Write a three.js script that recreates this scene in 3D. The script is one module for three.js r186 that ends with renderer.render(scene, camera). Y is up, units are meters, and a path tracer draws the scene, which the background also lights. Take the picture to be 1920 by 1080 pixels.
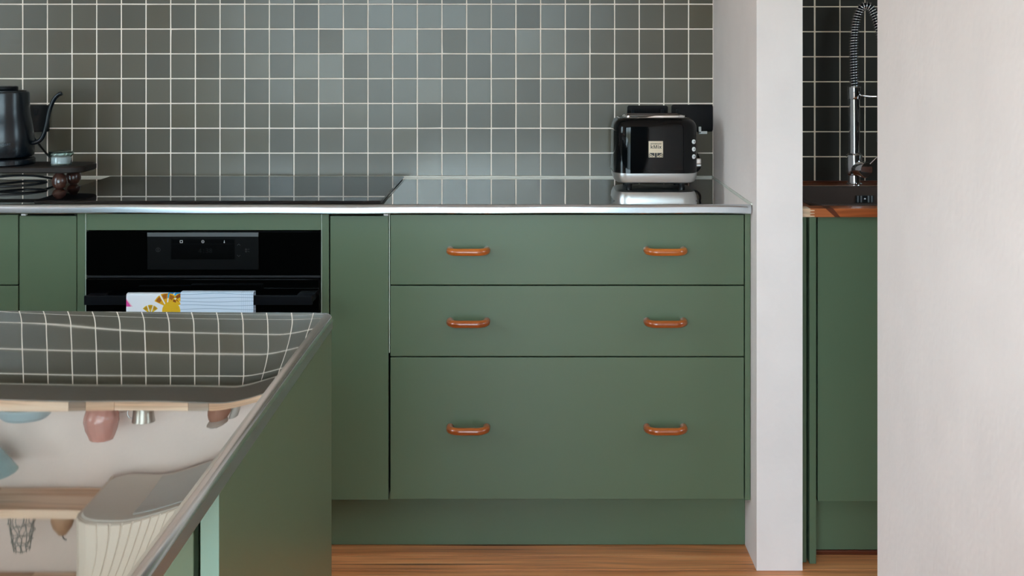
import * as THREE from 'three';
import { RoundedBoxGeometry } from 'three/addons/geometries/RoundedBoxGeometry.js';
import { mergeGeometries, toCreasedNormals } from 'three/addons/utils/BufferGeometryUtils.js';

// ---------------------------------------------------------------- camera, sky, exposure
const scene = new THREE.Scene();
const F = 2200, VX = 990, VY = 81, EYE = 1.308;             // focal length in pixels, vanishing point, eye height
const camera = new THREE.PerspectiveCamera(2 * Math.atan(540 / F) * 180 / Math.PI, 1920 / 1080, 0.05, 100);
camera.position.set(0, EYE, 0);
camera.lookAt(0, EYE, -1);
camera.setViewOffset(1920, 1080, 960 - VX, 540 - VY, 1920, 1080);   // shifted lens: verticals stay upright
camera.updateProjectionMatrix();

const renderer = new THREE.WebGLRenderer({ antialias: true });
renderer.toneMapping = THREE.LinearToneMapping;
renderer.toneMappingExposure = 10.2;
renderer.shadowMap.enabled = true;

{ // overcast bright sky: pale horizon, cooler zenith
  const W = 64, H = 64, data = new Float32Array(W * H * 4);
  for (let j = 0; j < H; j++) for (let i = 0; i < W; i++) {
    const e = ((j + 0.5) / H - 0.5) * Math.PI, t = Math.pow(Math.max(0, Math.sin(e)), 0.6), o = (j * W + i) * 4;
    const c = e > 0 ? [0.93 - 0.38 * t, 1.21 - 0.42 * t, 1.32 - 0.30 * t] : [0.30, 0.33, 0.27];
    data[o] = c[0]; data[o + 1] = c[1]; data[o + 2] = c[2]; data[o + 3] = 1;
  }
  const sky = new THREE.DataTexture(data, W, H, THREE.RGBAFormat, THREE.FloatType);
  sky.mapping = THREE.EquirectangularReflectionMapping; sky.magFilter = THREE.LinearFilter; sky.needsUpdate = true;
  scene.background = sky;
  scene.backgroundIntensity = 1.0;
}

// ---------------------------------------------------------------- helpers
let seed = 7;
const rnd = () => { seed = (seed + 0x6d2b79f5) | 0; let t = Math.imul(seed ^ (seed >>> 15), 1 | seed); t = (t + Math.imul(t ^ (t >>> 7), 61 | t)) ^ t; return ((t ^ (t >>> 14)) >>> 0) / 4294967296; };
const rr = (a, b) => a + (b - a) * rnd();
const V = (x, y, z) => new THREE.Vector3(x, y, z);
const clamp = (x, a = 0, b = 1) => Math.min(b, Math.max(a, x));
const smooth = (a, b, x) => { const t = clamp((x - a) / (b - a)); return t * t * (3 - 2 * t); };

const taken = {};
const numbered = (n) => { const k = taken[n] = (taken[n] ?? -1) + 1; return k ? `${n}_${String(k).padStart(3, '0')}` : n; };
function tag(o, label, category, group, kind) {
  if (label) o.userData.label = label;
  if (category) o.userData.category = category;
  if (group) o.userData.group = group;
  if (kind) o.userData.kind = kind;
  return o;
}
function thing(name, label, category, [x, y, z] = [0, 0, 0], group) {
  const o = new THREE.Group(); o.name = numbered(name); o.position.set(x, y, z); scene.add(o);
  return tag(o, label, category, group);
}
function part(name, geo, mat, parent, pos, rot) {
  const m = new THREE.Mesh(Array.isArray(geo) ? join(geo) : geo, mat); m.name = name;
  if (pos) m.position.set(...pos);
  if (rot) m.rotation.set(...rot);
  m.castShadow = m.receiveShadow = true;
  parent.add(m); return m;
}
function struct(name, geo, mat, pos) { const m = part(name, geo, mat, scene, pos); m.userData.kind = 'structure'; return m; }
function structGroup(name) { const g = new THREE.Group(); g.name = name; g.userData.kind = 'structure'; scene.add(g); return g; }
function join(list) {
  return mergeGeometries(list.map((g) => { const n = g.index ? g.toNonIndexed() : g.clone(); for (const k of Object.keys(n.attributes)) if (!['position', 'normal', 'uv'].includes(k)) n.deleteAttribute(k); return n; }));
}
function metreUV(g, ox = 0, oy = 0, axis = 'x') {           // uv in metres, grain along the given axis
  const p = g.attributes.position, n = g.attributes.normal, uv = new Float32Array(p.count * 2);
  for (let i = 0; i < p.count; i++) {
    const x = p.getX(i), y = p.getY(i), z = p.getZ(i), ax = Math.abs(n.getX(i)), ay = Math.abs(n.getY(i)), az = Math.abs(n.getZ(i));
    let u, v;
    if (ay >= ax && ay >= az) [u, v] = [x, z]; else if (az >= ax) [u, v] = [x, y]; else [u, v] = [z, y];
    if (axis === 'y' && !(ay >= ax && ay >= az)) [u, v] = [v, u];
    uv[i * 2] = u + ox; uv[i * 2 + 1] = v + oy;
  }
  g.setAttribute('uv', new THREE.BufferAttribute(uv, 2)); return g;
}
const rbox = (w, h, d, r = 0.0015, s = 1) => new RoundedBoxGeometry(w, h, d, s, Math.min(r, w / 2.01, h / 2.01, d / 2.01));
const slab = (x0, x1, y0, y1, z0, z1, r = 0.0012) => metreUV(rbox(x1 - x0, y1 - y0, z1 - z0, r).translate((x0 + x1) / 2, (y0 + y1) / 2, (z0 + z1) / 2));
const block = (x0, x1, y0, y1, z0, z1) => metreUV(new THREE.BoxGeometry(x1 - x0, y1 - y0, z1 - z0).translate((x0 + x1) / 2, (y0 + y1) / 2, (z0 + z1) / 2));
function stack(levels, seg = 8, crease = 0.7, caps = true) {  // rounded-rectangle rings {y,w,d,r,x,z} joined into a skin
  const N = 4 * (seg + 1), pos = [], idx = [], uv = [];
  for (const { y, w, d, r, x = 0, z = 0 } of levels) {
    const q = Math.min(r, w / 2, d / 2);
    [[1, 1], [-1, 1], [-1, -1], [1, -1]].forEach(([sx, sz], c) => {
      for (let k = 0; k <= seg; k++) {
        const a = (c + k / seg) * Math.PI / 2;
        pos.push(x + sx * (w / 2 - q) + q * Math.cos(a), y, z + sz * (d / 2 - q) + q * Math.sin(a)); uv.push((c * (seg + 1) + k) / N, y);
      }
    });
  }
  for (let l = 0; l + 1 < levels.length; l++) for (let i = 0; i < N; i++) {
    const a = l * N + i, b = l * N + (i + 1) % N, c = a + N, d = b + N;
    idx.push(a, c, b, b, c, d);
  }
  if (caps) for (const [l, up] of [[0, false], [levels.length - 1, true]]) {
    const L = levels[l], c = pos.length / 3; pos.push(L.x ?? 0, L.y, L.z ?? 0); uv.push(0.5, L.y);
    for (let i = 0; i < N; i++) { const a = l * N + i, b = l * N + (i + 1) % N; up ? idx.push(c, b, a) : idx.push(c, a, b); }
  }
  const g = new THREE.BufferGeometry();
  g.setAttribute('position', new THREE.Float32BufferAttribute(pos, 3)); g.setAttribute('uv', new THREE.Float32BufferAttribute(uv, 2)); g.setIndex(idx);
  g.computeVertexNormals();
  return creased(g, crease);
}
const creased = (g, a) => toCreasedNormals(g.clone().scale(1000, 1000, 1000), a).scale(0.001, 0.001, 0.001);   // it welds within a hundredth of a unit
const lathe = (pts, seg = 48, crease = 0.6) => creased(new THREE.LatheGeometry(pts.map(([r, y]) => new THREE.Vector2(r, y)), seg), crease);
function tube(pts, r, n = 64, s = 12, tension = 0.5) {
  const c = new THREE.CatmullRomCurve3(pts.map((p) => V(...p)), false, 'catmullrom', tension);
  const g = new THREE.TubeGeometry(c, n, r, s, false), list = [g];
  for (const [t, o] of [[0, -1], [1, 1]]) {
    const e = new THREE.CircleGeometry(r, s), m = new THREE.Matrix4(), p = c.getPoint(t), d = c.getTangent(t).multiplyScalar(o);
    m.makeRotationFromQuaternion(new THREE.Quaternion().setFromUnitVectors(V(0, 0, 1), d)).setPosition(p); list.push(e.applyMatrix4(m));
  }
  return join(list);
}
// a point of the photograph at a known distance: X and Y there
const X = (px, D) => (px - VX) * D / F, Y = (py, D) => EYE - (py - VY) * D / F;

// ---------------------------------------------------------------- textures
const lattice = new Float32Array(4096).map(() => rnd());
function vnoise(x, y, px, py, s) {                            // periodic value noise
  const ix = Math.floor(x), iy = Math.floor(y), fx = x - ix, fy = y - iy, u = fx * fx * (3 - 2 * fx), v = fy * fy * (3 - 2 * fy);
  const at = (a, b) => lattice[((((a % px) + px) % px) * 131 + (((b % py) + py) % py) * 57 + s * 911) & 4095];
  return (at(ix, iy) * (1 - u) + at(ix + 1, iy) * u) * (1 - v) + (at(ix, iy + 1) * (1 - u) + at(ix + 1, iy + 1) * u) * v;
}
function dataTexture(W, H, f, srgb, rx = 1, ry = 1) {
  const d = new Uint8Array(W * H * 4);
  for (let j = 0; j < H; j++) for (let i = 0; i < W; i++) { const c = f(i / W, j / H), o = (j * W + i) * 4; for (let k = 0; k < 3; k++) d[o + k] = clamp(c[k]) * 255; d[o + 3] = 255; }
  const t = new THREE.DataTexture(d, W, H); t.wrapS = t.wrapT = THREE.RepeatWrapping; t.magFilter = THREE.LinearFilter; t.repeat.set(rx, ry);
  if (srgb) t.colorSpace = THREE.SRGBColorSpace; t.needsUpdate = true; return t;
}
function canvasTexture(w, h, draw) {
  const c = document.createElement('canvas'); c.width = w; c.height = h; draw(c.getContext('2d'), w, h);
  const t = new THREE.CanvasTexture(c); t.colorSpace = THREE.SRGBColorSpace; return t;
}
const grey = (v) => [v, v, v];
// timber grain, 1 m along u and 0.25 m across v
const grain = dataTexture(1024, 512, (u, v) => {
  const warp = vnoise(u * 5, v * 4, 5, 4, 3) * 0.05 + vnoise(u * 2, v * 3, 2, 3, 8) * 0.06, y = v + warp;
  const a = vnoise(u * 3, y * 14, 3, 14, 1), b = vnoise(u * 6, y * 60, 6, 60, 2), c = vnoise(u * 24, y * 190, 24, 190, 5);
  const line = Math.pow(vnoise(u * 2, y * 40, 2, 40, 6), 7);
  const s = 0.72 + 0.24 * a + 0.18 * b + 0.08 * c - 0.55 * line;
  return [s * 1.0, s * (0.90 + 0.10 * a), s * (0.82 + 0.18 * a)];
}, true, 1, 4);
const smudge = dataTexture(256, 256, (u, v) => grey(0.42 + 0.35 * vnoise(u * 5, v * 6, 5, 6, 1) + 0.2 * vnoise(u * 18, v * 14, 18, 14, 2) + 0.12 * vnoise(u * 12, v * 110, 12, 110, 4)), false, 1.6, 1.6);
const glaze = dataTexture(256, 256, (u, v) => grey(0.5 * vnoise(u * 3, v * 3, 3, 3, 1) + 0.3 * vnoise(u * 7, v * 9, 7, 9, 2) + 0.2 * vnoise(u * 24, v * 30, 24, 30, 3)), false, 0.5, 0.5);
const plasterTone = dataTexture(256, 256, (u, v) => { const s = 0.955 + 0.03 * vnoise(u * 4, v * 4, 4, 4, 1) + 0.02 * vnoise(u * 19, v * 17, 19, 17, 2); return grey(s); }, true, 0.8, 0.8);
const plasterBump = dataTexture(256, 256, (u, v) => grey(0.5 * vnoise(u * 30, v * 9, 30, 9, 1) + 0.5 * vnoise(u * 70, v * 60, 70, 60, 2)), false, 2, 2);

// ---------------------------------------------------------------- materials
const std = (o) => new THREE.MeshStandardMaterial(o), phys = (o) => new THREE.MeshPhysicalMaterial(o);
const lin = (r, g, b) => new THREE.Color().setRGB(r, g, b);
const M = {
  wall: std({ color: lin(0.92, 0.785, 0.732), roughness: 0.85, map: plasterTone, bumpMap: plasterBump, bumpScale: 0.0006 }),
  ceiling: std({ color: lin(0.86, 0.79, 0.74), roughness: 0.9 }),
  green: std({ color: lin(0.096, 0.134, 0.076), roughness: 0.31 }),
  greenDark: std({ color: lin(0.05, 0.075, 0.048), roughness: 0.6 }),
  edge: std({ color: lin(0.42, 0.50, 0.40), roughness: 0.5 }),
  shadowGap: std({ color: lin(0.02, 0.026, 0.02), roughness: 0.8 }),
  grout: std({ color: lin(0.95, 0.815, 0.71), roughness: 0.9 }),
  groutTan: std({ color: lin(0.86, 0.69, 0.52), roughness: 0.9 }),  // tan, darker than the kitchen grout
  silicone: std({ color: lin(0.72, 0.68, 0.60), roughness: 0.5 }),
  steel: std({ color: lin(0.84, 0.82, 0.79), metalness: 1, roughness: 0.026, roughnessMap: smudge }),
  steelBrushed: std({ color: lin(0.46, 0.47, 0.47), metalness: 1, roughness: 0.30 }),
  steelRoll: std({ color: lin(0.74, 0.73, 0.71), metalness: 1, roughness: 0.16 }),
  steelEdge: std({ color: lin(0.60, 0.645, 0.69), metalness: 1, roughness: 0.2 }),  // blue tint stands for sky mirrored in the front edge
  steelBright: std({ color: lin(0.82, 0.82, 0.81), metalness: 1, roughness: 0.16 }),
  chrome: std({ color: lin(0.86, 0.86, 0.86), metalness: 1, roughness: 0.05 }),
  satin: std({ color: lin(0.66, 0.67, 0.68), metalness: 1, roughness: 0.34 }),
  blackGlass: phys({ color: lin(0.002, 0.002, 0.003), roughness: 0 }),
  ovenGlass: phys({ color: lin(0.001, 0.001, 0.001), roughness: 0.03, specularIntensity: 0.25 }),
  blackGloss: phys({ color: lin(0.0015, 0.002, 0.0025), roughness: 0.05, specularIntensity: 0.5 }),
  blackPlate: phys({ color: lin(0.004, 0.004, 0.005), roughness: 0.18, specularIntensity: 0.4 }),
  blackSatin: phys({ color: lin(0.005, 0.0055, 0.007), roughness: 0.30, specularIntensity: 0.3 }),
  black: phys({ color: lin(0.004, 0.004, 0.004), roughness: 0.5, specularIntensity: 0.4 }),
  rubber: phys({ color: lin(0.006, 0.006, 0.007), roughness: 0.42, specularIntensity: 0.6 }),
  kettle: phys({ color: lin(0.002, 0.004, 0.007), roughness: 0.25, specularIntensity: 0.8 }),
  handle: [lin(0.66, 0.175, 0.020), lin(0.47, 0.105, 0.013), lin(0.52, 0.120, 0.015)].map((c) => phys({ color: c, roughness: 0.30, map: grain, clearcoat: 0.8, clearcoatRoughness: 0.14 })),
  floor: [[0.78, 0.33, 0.130], [0.70, 0.29, 0.110], [0.88, 0.39, 0.16], [0.74, 0.31, 0.122]].map((c) => std({ color: lin(...c), roughness: 0.34, map: grain })),
  subfloor: std({ color: lin(0.05, 0.025, 0.012), roughness: 0.9 }),
  bench: std({ color: lin(0.25, 0.070, 0.026), roughness: 0.3, map: grain }),
  benchDark: std({ color: lin(0.12, 0.032, 0.014), roughness: 0.3, map: grain }),
  benchRed: std({ color: lin(0.42, 0.115, 0.034), roughness: 0.3, map: grain }),
  benchPale: std({ color: lin(0.98, 0.80, 0.62), roughness: 0.35, map: grain }),
  shelf: std({ color: lin(0.84, 0.62, 0.46), roughness: 0.5, map: grain }),
  shelfPale: std({ color: lin(0.90, 0.68, 0.52), roughness: 0.5, map: grain }),
  shelfGrey: std({ color: lin(0.46, 0.38, 0.32), roughness: 0.5, map: grain }),
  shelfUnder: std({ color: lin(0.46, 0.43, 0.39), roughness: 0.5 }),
  riser: phys({ color: lin(0.018, 0.013, 0.011), roughness: 0.55, map: grain, specularIntensity: 0.5 }),
  riserFoot: phys({ color: lin(0.055, 0.020, 0.014), roughness: 0.28, map: grain, clearcoat: 0.4 }),
  glass: phys({ color: lin(0.93, 0.98, 0.96), roughness: 0.03, transmission: 1, thickness: 0.004, ior: 1.5, attenuationColor: lin(0.6, 0.85, 0.78), attenuationDistance: 0.15 }),
  salt: std({ color: lin(0.62, 0.64, 0.66), roughness: 0.5, bumpMap: glaze, bumpScale: 0.004 }),
  white: std({ color: lin(0.80, 0.80, 0.80), roughness: 0.35 }),
  greyPlastic: std({ color: lin(0.32, 0.33, 0.34), roughness: 0.4 }),
  pane: phys({ color: lin(1, 1, 1), roughness: 0, transmission: 1, thickness: 0, ior: 1.5 }),
  sink: phys({ color: lin(0.058, 0.033, 0.024), roughness: 0.5, specularIntensity: 0.4 }),
  hood: std({ color: lin(0.80, 0.70, 0.61), roughness: 0.6 }),
  hoodUnder: std({ color: lin(0.80, 0.76, 0.70), roughness: 0.6 }),
  hoodFilter: std({ color: lin(0.56, 0.58, 0.57), roughness: 0.45, metalness: 0.4 }),
  wallDark: std({ color: lin(0.060, 0.055, 0.048), roughness: 0.8, map: plasterTone }),  // dark paint on unseen walls keeps bounce and reflections low
  terrace: std({ color: lin(0.42, 0.40, 0.36), roughness: 0.9 }),
};
const tileMat = (c, k, r) => std({ color: lin(c[0] * k, c[1] * k, c[2] * k), roughness: r, bumpMap: glaze, bumpScale: 0.0010 });
const TILE = [[0.82, 0.33], [0.94, 0.26], [1.0, 0.29], [1.06, 0.31], [1.16, 0.25], [1.02, 0.35], [0.9, 0.30]].map(([k, r]) => tileMat([0.084, 0.068, 0.043], k, r));
const TILE_DIM = [0.85, 1.0, 1.15].map((k) => tileMat([0.026, 0.021, 0.015], k, 0.3));  // kitchen tile darkened: the scullery's dimmer light put into the colour

// ---------------------------------------------------------------- room shell
const ZB = 3.565, ZS = 3.511;                                 // distance of the kitchen's tiled face and of the scullery's
const WX0 = -2.6, WX1 = 2.4, ZR = 0.9, H = 2.5;
struct('ceiling', block(WX0 - 0.12, WX1 + 0.12, H, H + 0.15, -3.75, ZR + 0.15), M.ceiling);

{ // floor: boards running across the room, joints open by a millimetre
  const g = structGroup('floor');
  part('subfloor', block(WX0 - 0.12, WX1 + 0.12, -0.12, -0.0185, -3.75, ZR + 0.15), M.subfloor, g);
  const lens = [1.5, 1.9, 2.3], shapes = [];
  for (const L of lens) for (let k = 0; k < 3; k++) shapes.push([L, metreUV(rbox(L - 0.0012, 0.018, 0.0818, 0.0012), rr(0, 4), rr(0, 4))]);
  const pitch = 0.083, z0 = -2.997 - 8 * pitch;
  for (let r = 0; r < 73; r++) {
    const z = z0 + (r + 0.5) * pitch; if (z > ZR - 0.02) break;
    let x = WX0 + 0.005 - rr(0, 1.3);
    while (x < WX1) {
      const [L, s] = shapes[Math.floor(rnd() * shapes.length)];
      if (x + L > WX0 + 0.05) {
        const a = Math.max(x, WX0), b = Math.min(x + L, WX1);
        if (b - a > 0.08) part('plank', b - a < L - 1e-6 ? metreUV(rbox(b - a - 0.0012, 0.018, 0.0818, 0.0012), rr(0, 4), rr(0, 4)) : s, M.floor[Math.floor(rnd() * 4)], g, [(a + b) / 2, -0.009, z]);
      }
      x += L;
    }
  }
}
const tileShapes = (w, h) => [0, 1, 2, 3].map(() => metreUV(rbox(w, h, 0.006, 0.0011), rr(0, 3), rr(0, 3)));
{ // kitchen back wall: white plaster, tiled between worktop and the first shelf
  const g = structGroup('wall_back');
  part('plaster', block(WX0 - 0.12, 0.62, -0.02, H, -3.72, -ZB - 0.006), M.wall, g);
  part('grout', block(-2.515, 0.5625, 0.893, 1.535, -ZB - 0.0065, -ZB - 0.0007), M.grout, g);
  const px = 0.07494, py = 0.0754, gap = 0.0031, s = tileShapes(px - gap, py - gap);
  const part0 = metreUV(rbox(px - gap, 0.030, 0.006, 0.0011)), far = [];
  for (let r = 0; r < 9; r++) for (let k = 0; k < 41; k++) {
    const x = 0.4879 + px / 2 - k * px, top = r === 8, y = top ? 0.9741 + 7 * py + 0.0165 : 0.9741 - py / 2 + r * py;
    if (k < 31) {
      const t = part('tile', top ? part0 : s[Math.floor(rnd() * 4)], TILE[Math.floor(rnd() * 7)], g, [x, y, -ZB - 0.003], [rr(-0.009, 0.009), rr(-0.009, 0.009), 0]);
      if (rnd() < 0.5 && !top) t.scale.x = -1, t.scale.y = -1;
    } else far.push((top ? part0 : s[0]).clone().translate(x, y, -ZB - 0.003));
  }
  tag(part('tile_field', far, TILE[1], g), null, null, null, 'stuff');
}
{ // scullery back wall: tiles darkened for the dim room, with tan grout
  const g = structGroup('wall_scullery_back');
  part('plaster', block(0.62, WX1 + 0.12, -0.02, H, -3.72, -ZS - 0.006), M.wall, g);
  part('grout', block(0.683, 1.60, 0.8965, 1.86, -ZS - 0.0065, -ZS - 0.0007), M.groutTan, g);
  const p = 0.0748, gap = 0.0030, s = tileShapes(p - gap, p - gap), xa = X(1575, ZS), ya = Y(59.5, ZS);
  for (let r = -7; r < 5; r++) for (let k = -1; k < 11; k++) {
    const x0 = xa + k * p, y = ya + (r + 0.5) * p; if (y < 0.90 || x0 + p < 0.69) continue;
    part('tile', s[Math.floor(rnd() * 4)], TILE_DIM[Math.floor(rnd() * 3)], g, [x0 + p / 2, y, -ZS - 0.003], [rr(-0.003, 0.003), rr(-0.003, 0.003), 0]);
  }
  for (let r = -6; r < 5; r++) part('tile', metreUV(rbox(xa - p - gap - 0.684, p - gap, 0.006, 0.001)), TILE_DIM[(r + 6) % 3], g, [(xa - p + 0.684) / 2 - gap / 2, ya + (r - 0.5) * p, -ZS - 0.003]);
}
{ // wall between kitchen and scullery: a stub beside the worktop, a doorway, then the long near wall
  const stub = block(0, 0.114, -0.02, H, -3.62, -2.91), p = stub.attributes.position;
  for (let i = 0; i < p.count; i++) { const z = p.getZ(i), left = p.getX(i) < 0.05, t = (z + 3.565) / (3.565 - 2.91); p.setX(i, left ? 0.5625 + 0.0045 * t : 0.681); }
  struct('wall_right', [stub, block(0.685, 0.80, -0.02, H, -2.30, ZR + 0.15), block(0.567, 0.80, 2.1, H, -2.912, -2.298)], M.wall);
}
const LZ0 = -2.1, LZ1 = -1.1, LY0 = 0.95, LY1 = 2.25;           // window in the left wall, at the end of the run
struct('wall_left', [block(WX0 - 0.12, WX0, -0.02, H, -3.72, LZ0), block(WX0 - 0.12, WX0, -0.02, H, LZ1, ZR + 0.15), block(WX0 - 0.12, WX0, -0.02, LY0, LZ0, LZ1), block(WX0 - 0.12, WX0, LY1, H, LZ0, LZ1)], M.wall);
{
  const g = structGroup('window_1'), a = WX0 - 0.09, b = WX0 - 0.04;
  part('window_frame', [slab(a, b, LY0, LY0 + 0.05, LZ0, LZ1), slab(a, b, LY1 - 0.05, LY1, LZ0, LZ1), ...[LZ0, (LZ0 + LZ1) / 2 - 0.025, LZ1 - 0.05].map((z) => slab(a, b, LY0 + 0.05, LY1 - 0.05, z, z + 0.05))], M.black, g);
  for (const z of [LZ0 + 0.05, (LZ0 + LZ1) / 2 + 0.025]) part('pane', new THREE.PlaneGeometry((LZ1 - LZ0) / 2 - 0.075, LY1 - LY0 - 0.1).rotateY(Math.PI / 2).translate((a + b) / 2, (LY0 + LY1) / 2, z + ((LZ1 - LZ0) / 2 - 0.075) / 2), M.pane, g);
}
const SZ0 = -2.3, SZ1 = -1.45, SY0 = 1.2, SY1 = 2.15;          // unseen window added in the scullery's outer wall to brighten the room
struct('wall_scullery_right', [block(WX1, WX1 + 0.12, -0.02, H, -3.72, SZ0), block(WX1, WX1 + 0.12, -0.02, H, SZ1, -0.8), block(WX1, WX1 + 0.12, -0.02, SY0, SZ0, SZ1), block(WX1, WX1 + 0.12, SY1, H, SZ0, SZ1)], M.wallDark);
{
  const g = structGroup('added_window_2'), a = WX1 + 0.04, b = WX1 + 0.09;
  part('window_frame', [slab(a, b, SY0, SY0 + 0.05, SZ0, SZ1), slab(a, b, SY1 - 0.05, SY1, SZ0, SZ1), slab(a, b, SY0 + 0.05, SY1 - 0.05, SZ0, SZ0 + 0.05), slab(a, b, SY0 + 0.05, SY1 - 0.05, SZ1 - 0.05, SZ1)], M.white, g);
  part('pane', new THREE.PlaneGeometry(SZ1 - SZ0 - 0.1, SY1 - SY0 - 0.1).rotateY(-Math.PI / 2).translate((a + b) / 2, (SY0 + SY1) / 2, (SZ0 + SZ1) / 2), M.pane, g);
}
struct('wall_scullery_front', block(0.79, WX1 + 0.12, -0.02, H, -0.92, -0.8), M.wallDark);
const OX0 = -2.1, OX1 = 0.40, OY = 2.25;                       // opening of the garden doors behind the camera
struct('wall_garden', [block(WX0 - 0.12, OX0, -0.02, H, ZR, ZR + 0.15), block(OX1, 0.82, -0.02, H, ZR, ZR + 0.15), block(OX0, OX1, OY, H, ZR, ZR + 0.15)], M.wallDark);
{ // glazed garden doors: three leaves
  const g = structGroup('door_1'), w = (OX1 - OX0) / 3;
  part('door_frame', [slab(OX0, OX1, OY - 0.04, OY, ZR + 0.02, ZR + 0.13), slab(OX0, OX0 + 0.04, 0, OY - 0.04, ZR + 0.02, ZR + 0.13), slab(OX1 - 0.04, OX1, 0, OY - 0.04, ZR + 0.02, ZR + 0.13)], M.black, g);
  for (let i = 0; i < 3; i++) {
    const a = OX0 + 0.04 + i * (w - 0.027), b = a + w - 0.027;
    part('door_leaf', [slab(a, a + 0.04, 0.01, OY - 0.05, ZR + 0.05, ZR + 0.09), slab(b - 0.04, b, 0.01, OY - 0.05, ZR + 0.05, ZR + 0.09), slab(a + 0.04, b - 0.04, 0.01, 0.09, ZR + 0.05, ZR + 0.09), slab(a + 0.04, b - 0.04, OY - 0.10, OY - 0.05, ZR + 0.05, ZR + 0.09)], M.black, g);
    part('pane', new THREE.PlaneGeometry(b - a - 0.08, OY - 0.19).rotateY(Math.PI).translate((a + b) / 2, 0.09 + (OY - 0.19) / 2, ZR + 0.07), M.pane, g);
  }
}
struct('terrace', block(-6, 4, -0.2, -0.03, ZR + 0.15, 12), M.terrace);

// silicone beads where the worktop meets tiles and wall
struct('trim_1', tube([[-2.5, 0.902, -3.5625], [-1, 0.902, -3.5625], [0.558, 0.902, -3.5625]], 0.0036, 60, 8), M.silicone);
struct('trim_2', tube([[0.5612, 0.9015, -3.56], [0.5632, 0.9015, -3.3], [0.5656, 0.9015, -2.962]], 0.0028, 30, 8), M.silicone);

// ---------------------------------------------------------------- kitchen run: cabinets
const DF = 2.985;                                             // distance of the door faces
const handleShape = (() => {
  const a = 0.0465, d = 0.037, q = 0.024, pts = []; for (let z = -0.004; z < d - q; z += 0.003) pts.push([-a, 0, z]);
  for (let k = 0; k <= 10; k++) { const t = k / 10 * Math.PI / 2; pts.push([-a + q * (1 - Math.cos(t)), 0, d - q + q * Math.sin(t)]); }
  for (let x = -a + q + 0.004; x < -0.001; x += 0.004) pts.push([x, 0, d]);
  const mirror = pts.map(([x, y, z]) => [-x, y, z]).reverse();
  const g = tube([...pts, ...mirror], 0.0091, 110, 20);
  return metreUV(g);
})();
function drawerCabinet(name, label, dx) {
  const t = thing(name, label, 'cabinet', [dx, 0, 0]);
  const x0 = -0.350, x1 = 0.5495;
  part('carcass', [block(x0 - 0.001, x0 + 0.015, 0.15, 0.874, -3.52, -DF - 0.020), block(x1 - 0.015, x1 + 0.001, 0.15, 0.874, -3.52, -DF - 0.020), block(x0 + 0.015, x1 - 0.015, 0.15, 0.166, -3.52, -DF - 0.020), block(x0 + 0.015, x1 - 0.015, 0.86, 0.874, -3.52, -DF - 0.020), block(x0 + 0.015, x1 - 0.015, 0.166, 0.86, -3.53, -3.52)], M.shadowGap, t);
  const rows = [[0.6935, 0.8715, 0.7825], [0.5115, 0.6905, 0.6016], [0.1480, 0.5085, 0.3320]];
  rows.forEach(([y0, y1, hy], i) => {
    const d = part('drawer', rbox(x1 - x0, y1 - y0, 0.018, 0.0013), M.green, t, [(x0 + x1) / 2, (y0 + y1) / 2, -DF - 0.009]);
    for (const hx of [-0.1515, 0.3485]) part('handle', handleShape, M.handle[i], d, [hx - (x0 + x1) / 2, hy - (y0 + y1) / 2, 0.009]);
  });
  return t;
}
const dc = drawerCabinet('drawer_cabinet', 'wide green drawer cabinet with three drawers and six wooden handles, beside the white wall', 0);
part('filler_strip', slab(0.5515, 0.5655, 0.1465, 0.875, -3.5, -DF + 0.003), M.green, dc);
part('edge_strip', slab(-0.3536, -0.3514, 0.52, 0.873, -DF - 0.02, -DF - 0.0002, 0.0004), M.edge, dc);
drawerCabinet('drawer_cabinet', 'green drawer cabinet cut off by the left frame edge, left of the narrow door', -1.8467);

function narrowCabinet(label, x0, x1, clipX) {
  const t = thing('narrow_cabinet', label, 'cabinet');
  part('carcass', [block(x0 + 0.001, x0 + 0.013, 0.15, 0.874, -3.52, -DF - 0.020), block(x1 - 0.013, x1 - 0.001, 0.15, 0.874, -3.52, -DF - 0.020), block(x0 + 0.013, x1 - 0.013, 0.15, 0.166, -3.52, -DF - 0.020), block(x0 + 0.013, x1 - 0.013, 0.166, 0.874, -3.53, -3.52)], M.shadowGap, t);
  part('door', slab(x0, x1, 0.146, 0.8685, -DF - 0.018, -DF, 0.0013), M.green, t);
  part('door_clip', slab(clipX, clipX + 0.012, 0.8690, 0.8735, -DF - 0.012, -DF - 0.001, 0.0006), M.white, t);
}
narrowCabinet('tall narrow green door between the oven and the wide drawers', -0.5032, -0.3550, -0.3675);
narrowCabinet('narrow green door at the left of the oven, below the kettle', -1.2940, -1.1485, -1.290);

{ // cabinet that holds the oven
  const t = thing('oven_cabinet', 'green surround of posts and top rail framing the black built-in oven', 'cabinet');
  part('rail', slab(-1.1235, -0.5265, 0.832, 0.8745, -DF - 0.018, -DF), M.green, t);
  part('post', slab(-0.5235, -0.5062, 0.146, 0.8755, -3.5, -DF + 0.002), M.green, t);
  part('post', slab(-1.1462, -1.1265, 0.146, 0.8755, -3.5, -DF + 0.002), M.green, t);
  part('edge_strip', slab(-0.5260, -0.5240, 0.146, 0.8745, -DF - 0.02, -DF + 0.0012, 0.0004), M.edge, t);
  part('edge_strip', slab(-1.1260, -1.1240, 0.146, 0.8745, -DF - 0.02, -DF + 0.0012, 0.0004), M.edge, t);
  part('shelf_panel', slab(-1.1230, -0.5270, 0.150, 0.168, -3.5, -DF - 0.002), M.green, t);
}
tag(part(numbered('kickboard'), slab(-2.4, 0.5655, 0.001, 0.1475, -3.076, -3.058, 0.001), M.green, scene), 'recessed green kickboard running along the floor under the kitchen cabinets', 'kickboard');

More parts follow.
